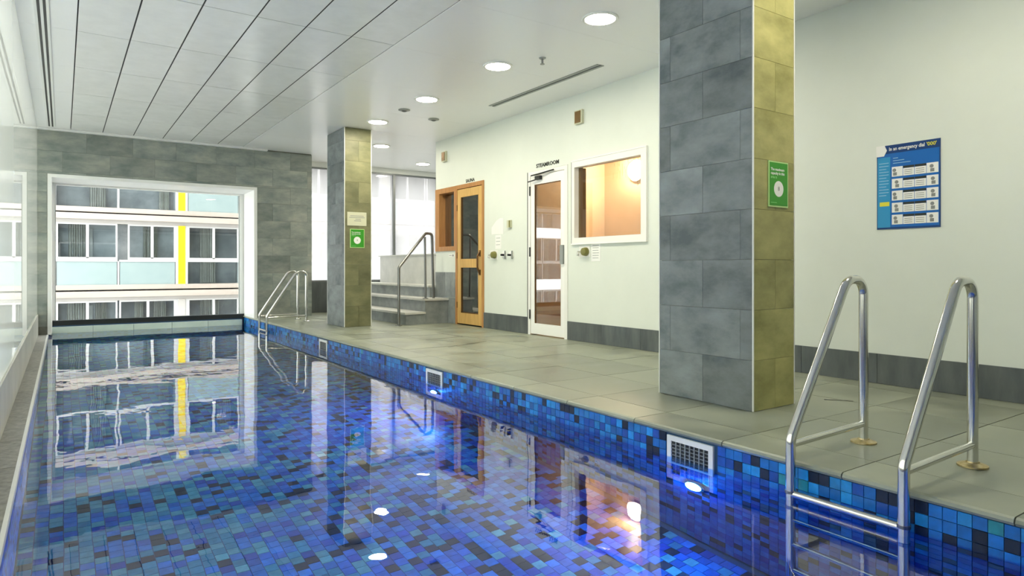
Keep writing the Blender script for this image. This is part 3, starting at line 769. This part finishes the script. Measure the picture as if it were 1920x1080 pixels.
# notices and controls between the doors
def sheet(us, vs, label, lines=6, mat='paper'):
    ya, z1 = at_wall(us[0], vs[0]); yb, _ = at_wall(us[1], vs[0]); _, z0 = at_wall(us[0], vs[1])
    t = tag(empty('wall_notice', (XR, (ya+yb)/2, z0)), label, 'notice')
    wbox('sheet', yb, ya, z0, z1, .003, M[mat], t)
    m = MB()
    for k in range(lines):
        f = 1-(k+1)/(lines+1.2); m.box(XR-.0036, XR-.003, yb+.15*(ya-yb)+.03*(k % 3)*(ya-yb), ya-.15*(ya-yb), z0+f*(z1-z0), z0+f*(z1-z0)+.006)
    m.obj('print_lines', M['grey'], t)
sheet((1109, 1126), (456, 490), 'white paper notice under the steam room window')
sheet((929, 940), (441, 467), 'small white notice stacked above the sauna shower valve', 3)
pts = [at_wall(u, v) for u, v in ((922, 440), (922, 427), (931, 414), (938, 409), (944, 409), (944, 439))]
t = tag(empty('wall_notice', (XR, pts[0][0], pts[0][1])), 'white slant topped plaque beside the sauna door', 'notice')
MB().poly([(XR-.004, y, z) for y, z in pts], (.004, 0, 0)).obj('plate', M['paper'], t)
m = MB()
for u in (929, 934, 939):
    y, z = at_wall(u, 438); m.box(XR-.005, XR-.004, y-.004, y+.004, z, z+.10)
m.obj('raised_rib', M['white'], t)
sy_, sz_ = at_wall(846, 479)
t = tag(empty('small_sign', (XR, sy_, sz_)), 'tiny dark print below the cedar framed window', 'sign')
wbox('plate', sy_-.10, sy_+.08, sz_-.02, sz_+.02, .002, M['white'], t)
m = MB(); m.box(XR-.003, XR-.002, sy_-.02, sy_+.06, sz_-.004, sz_+.004).box(XR-.003, XR-.002, sy_-.08, sy_-.04, sz_-.014, sz_+.014); m.obj('print', M['ink'], t)
y, z = at_wall(957, 420)
t = tag(empty('thermostat', (XR, y, z)), 'small cream thermostat box between the doors', 'thermostat')
wbox('case', y-.04, y+.045, z-.05, z+.05, .03, M['cream'], t); wbox('face', y-.038, y-.005, z-.045, z+.045, .004, M['olive'], t, .03)
def valve(u, v, label, knob):
    y, z = at_wall(u, v); t = tag(empty('shower_valve', (XR, y, z)), label, 'valve')
    wbox('plate', y-.10, y+.09, z-.065, z+.065, .006, M['white'], t)
    MB().lathe([(.05, 0), (.05, -.02), (.042, -.05), (.03, -.055)], (XR-.006, y-.035, z), 'x').obj('knob', knob, t, True)
    MB().tube([(XR-.006, y+.055, z), (XR-.05, y+.055, z), (XR-.055, y+.055, z-.05)], .013, 10).obj('lever', M['steel'], t, True)
valve(926, 478, 'olive knob valve plate nearest the sauna door', M['olive'])
valve(1096, 472, 'olive knob valve plate under the steam room window', M['olive'])
for u, s in ((946, 'slim white tap plate, left of the pair between the doors'), (959, 'white tap plate with dark spindle, right of the pair')):
    y, z = at_wall(u, 478); t = tag(empty('wall_tap', (XR, y, z)), s, 'tap')
    MB().lathe([(.055, 0), (.055, -.008), (.045, -.014)], (XR, y, z), 'x').obj('plate', M['white'], t, True)
    MB().tube([(XR-.012, y, z), (XR-.06, y, z)], .014, 12).obj('spindle', M['black'], t, True)
    MB().box(XR-.03, XR-.014, y-.05, y-.035, z-.055, z+.055).obj('lever', M['grey'], t)

# ------------------------------------------------------------------ the building across the courtyard
YD = 27.0
def ux(u): return on_y(u, 0, YD)[0]
def zx(x): return ux(80+x/3.6)
bd = tag(empty('apartment_building', (6, YD, -9)), 'white apartment block with a yellow column and pale blue panels, outside', 'building')
XA, XB = -9.0, 26.0; FH = 2.71
box('wall', XA, XB, YD+.9, YD+1.2, -9, 13, M['render'], bd)
X0 = zx(90); Wb = zx(897)-X0; col0, col1 = zx(903), zx(965); step = zx(980)-X0
rel = lambda x: zx(x)-X0
bays = [X0+step*k for k in range(-3, 6)]
for k in range(-3, 4):
    z = FH*k
    lo = k in (-3, 2, 3)
    box('slab_edge', XA, XB, YD-.16, YD+.9, z-.16, z+.045, M['slab'], bd)
    box('ledge', XA, XB, YD-.05, YD+.9, z+.10, z+.27, M['slab'], bd)
    box('fascia', XA, XB, YD+.02, YD+.9, z+2.42, z+2.55, M['render'], bd)
    for bi, bx in enumerate(bays):
        c0 = bx-(step-Wb); yel = bi == 4
        box('column', c0+.09, bx-.09, YD-.03, YD+.9, z+.27, z+2.42, M['byellow'] if yel and k >= 0 else M['render'], bd)
        box('jamb', c0, c0+.09, YD+.0, YD+.9, z+.27, z+2.42, M['bframe'], bd); box('jamb', bx-.09, bx, YD+.0, YD+.9, z+.27, z+2.42, M['bframe'], bd)
        # two double windows over two spandrels
        halves = ((0, rel(505)), (rel(517), Wb))
        for hi, (h0, h1) in enumerate(halves):
            a, b = bx+h0, bx+h1; e = .055; mid = (a+b)/2+.02
            if hi == 1 and k == 0 and bi == 3: a0 = bx+rel(575)
            else: a0 = a
            mid = (a0+b)/2
            m = MB(); zb0, zt0 = z+1.15, z+2.42
            for x0, x1, za, zb1 in ((a0, a0+e, zb0, zt0), (b-e, b, zb0, zt0), (mid-e*.8, mid+e*.8, zb0+e, zt0-e), (a0+e, b-e, zb0, zb0+e*1.6), (a0+e, b-e, zt0-e, zt0)): m.box(x0, x1, YD, YD+.06, za, zb1)
            f = m.obj('window', M['bframe'], bd)
            for x0, x1 in ((a0+e, mid-e*.8), (mid+e*.8, b-e)):
                MB().box(x0, x1, YD+.03, YD+.036, zb0+e, zt0-e).obj('pane', M['bglass'], f)
            clear = (bi, k) not in ((3, 0), (4, 1), (2, 0), (5, 0), (6, 0), (7, 1), (8, 0), (6, 1), (5, 1), (2, 1))
            box('room_back', a-.02, b+.02, YD+.55+.02*hi, YD+.58+.02*hi, z+.27, z+2.42, M['broom'], bd)
            box('sill_rail', a, b, YD-.01, YD+.07, z+1.085, z+1.15, M['bframe'], bd)
            if clear:
                MB().box(a+.02, b-.02, YD+.03, YD+.036, z+.27, z+1.085).obj('glass_panel', M['bglass'], bd)
            else: box('spandrel_panel', a+.02, b-.02, YD+.01, YD+.05, z+.27, z+1.085, M['bpanel'], bd)
            if hi == 0: box('post', b, bx+rel(517), YD+.005, YD+.3, z+.27, z+1.1, M['bframe'], bd)
            # curtains: pleated strips behind the glass
            for q in range(random.choice((1, 2, 2))):
                cw = random.uniform(.2, .55); cxx = random.uniform(a0+.05, b-cw-.05); n = 24
                m = MB()
                for i in range(n+1):
                    x = cxx+cw*i/n; yv = YD+.30+.05*hi+.04*math.sin(i*1.9)
                    m.v += [(x, yv, z+(.3 if clear else 1.1)), (x, yv, z+2.40)]
                for i in range(n): m.f.append((2*i, 2*i+2, 2*i+3, 2*i+1)); m.m.append(0)
                m.obj('curtain', M['curtain'], f if False else bd, True)
            if bi in (3,) and hi == 0:
                # pale inner door frame seen through the glass
                xm = a0+.35; ybars_ = MB().box(xm, xm+.09, YD+.5, YD+.54, z+1.2, z+2.25).box(xm+.62, xm+.71, YD+.5, YD+.54, z+1.2, z+2.25).box(xm+.09, xm+.62, YD+.5, YD+.54, z+2.16, z+2.25)
                ybars_.obj('inner_frame', M['render'], bd)
struct(box('ground', -30, 45, 13, 60, -9.2, -9, M['ground']), 'paved courtyard below')
# unseen outer wall, added to keep sky light off the facade opposite
struct(MB().box(-.6, 30, YG+.1, YG+.4, 2.95, 16).box(-.6, 30, YG+.1, YG+.4, -9, -.35).box(XF+.2, 30, YG+.1, YG+.4, -.35, 2.95).obj('wall_skyblock', M['render']), 'unseen outer wall added above and below the rear windows to block sky')
# grime along a few deck joints
def on_deck(u, v):
    d = F*EYE/(v-HZ); l = d*(u-960)/F
    return d*math.sin(A)+l*math.cos(A), d*math.cos(A)-l*math.sin(A)
M['grime'] = noisy('grime', (.05, .05, .045), (.16, .16, .13), 14, .5, .2, 0)
for (p, q, wd_) in (((840, 651), (912, 640), .02), ((820, 624), (868, 632), .03), ((799, 637), (866, 631), .022), ((838, 640), (851, 641), .03), ((962, 641), (985, 641), .025), ((1545, 749), (1600, 752), .03)):
    a_ = Vector(on_deck(*p)); b_ = Vector(on_deck(*q)); n_ = Vector((-(b_-a_).y, (b_-a_).x)).normalized()*wd_/2; pts = []
    for k in range(9):
        c_ = a_.lerp(b_, k/8)+n_*random.uniform(.2, 1); pts.append((c_.x, c_.y, .0011))
    for k in range(8, -1, -1):
        c_ = a_.lerp(b_, k/8)-n_*random.uniform(.2, 1); pts.append((c_.x, c_.y, .0011))
    MB().poly(pts, (0, 0, .0006)).obj('grime_mark', M['grime'], floor)
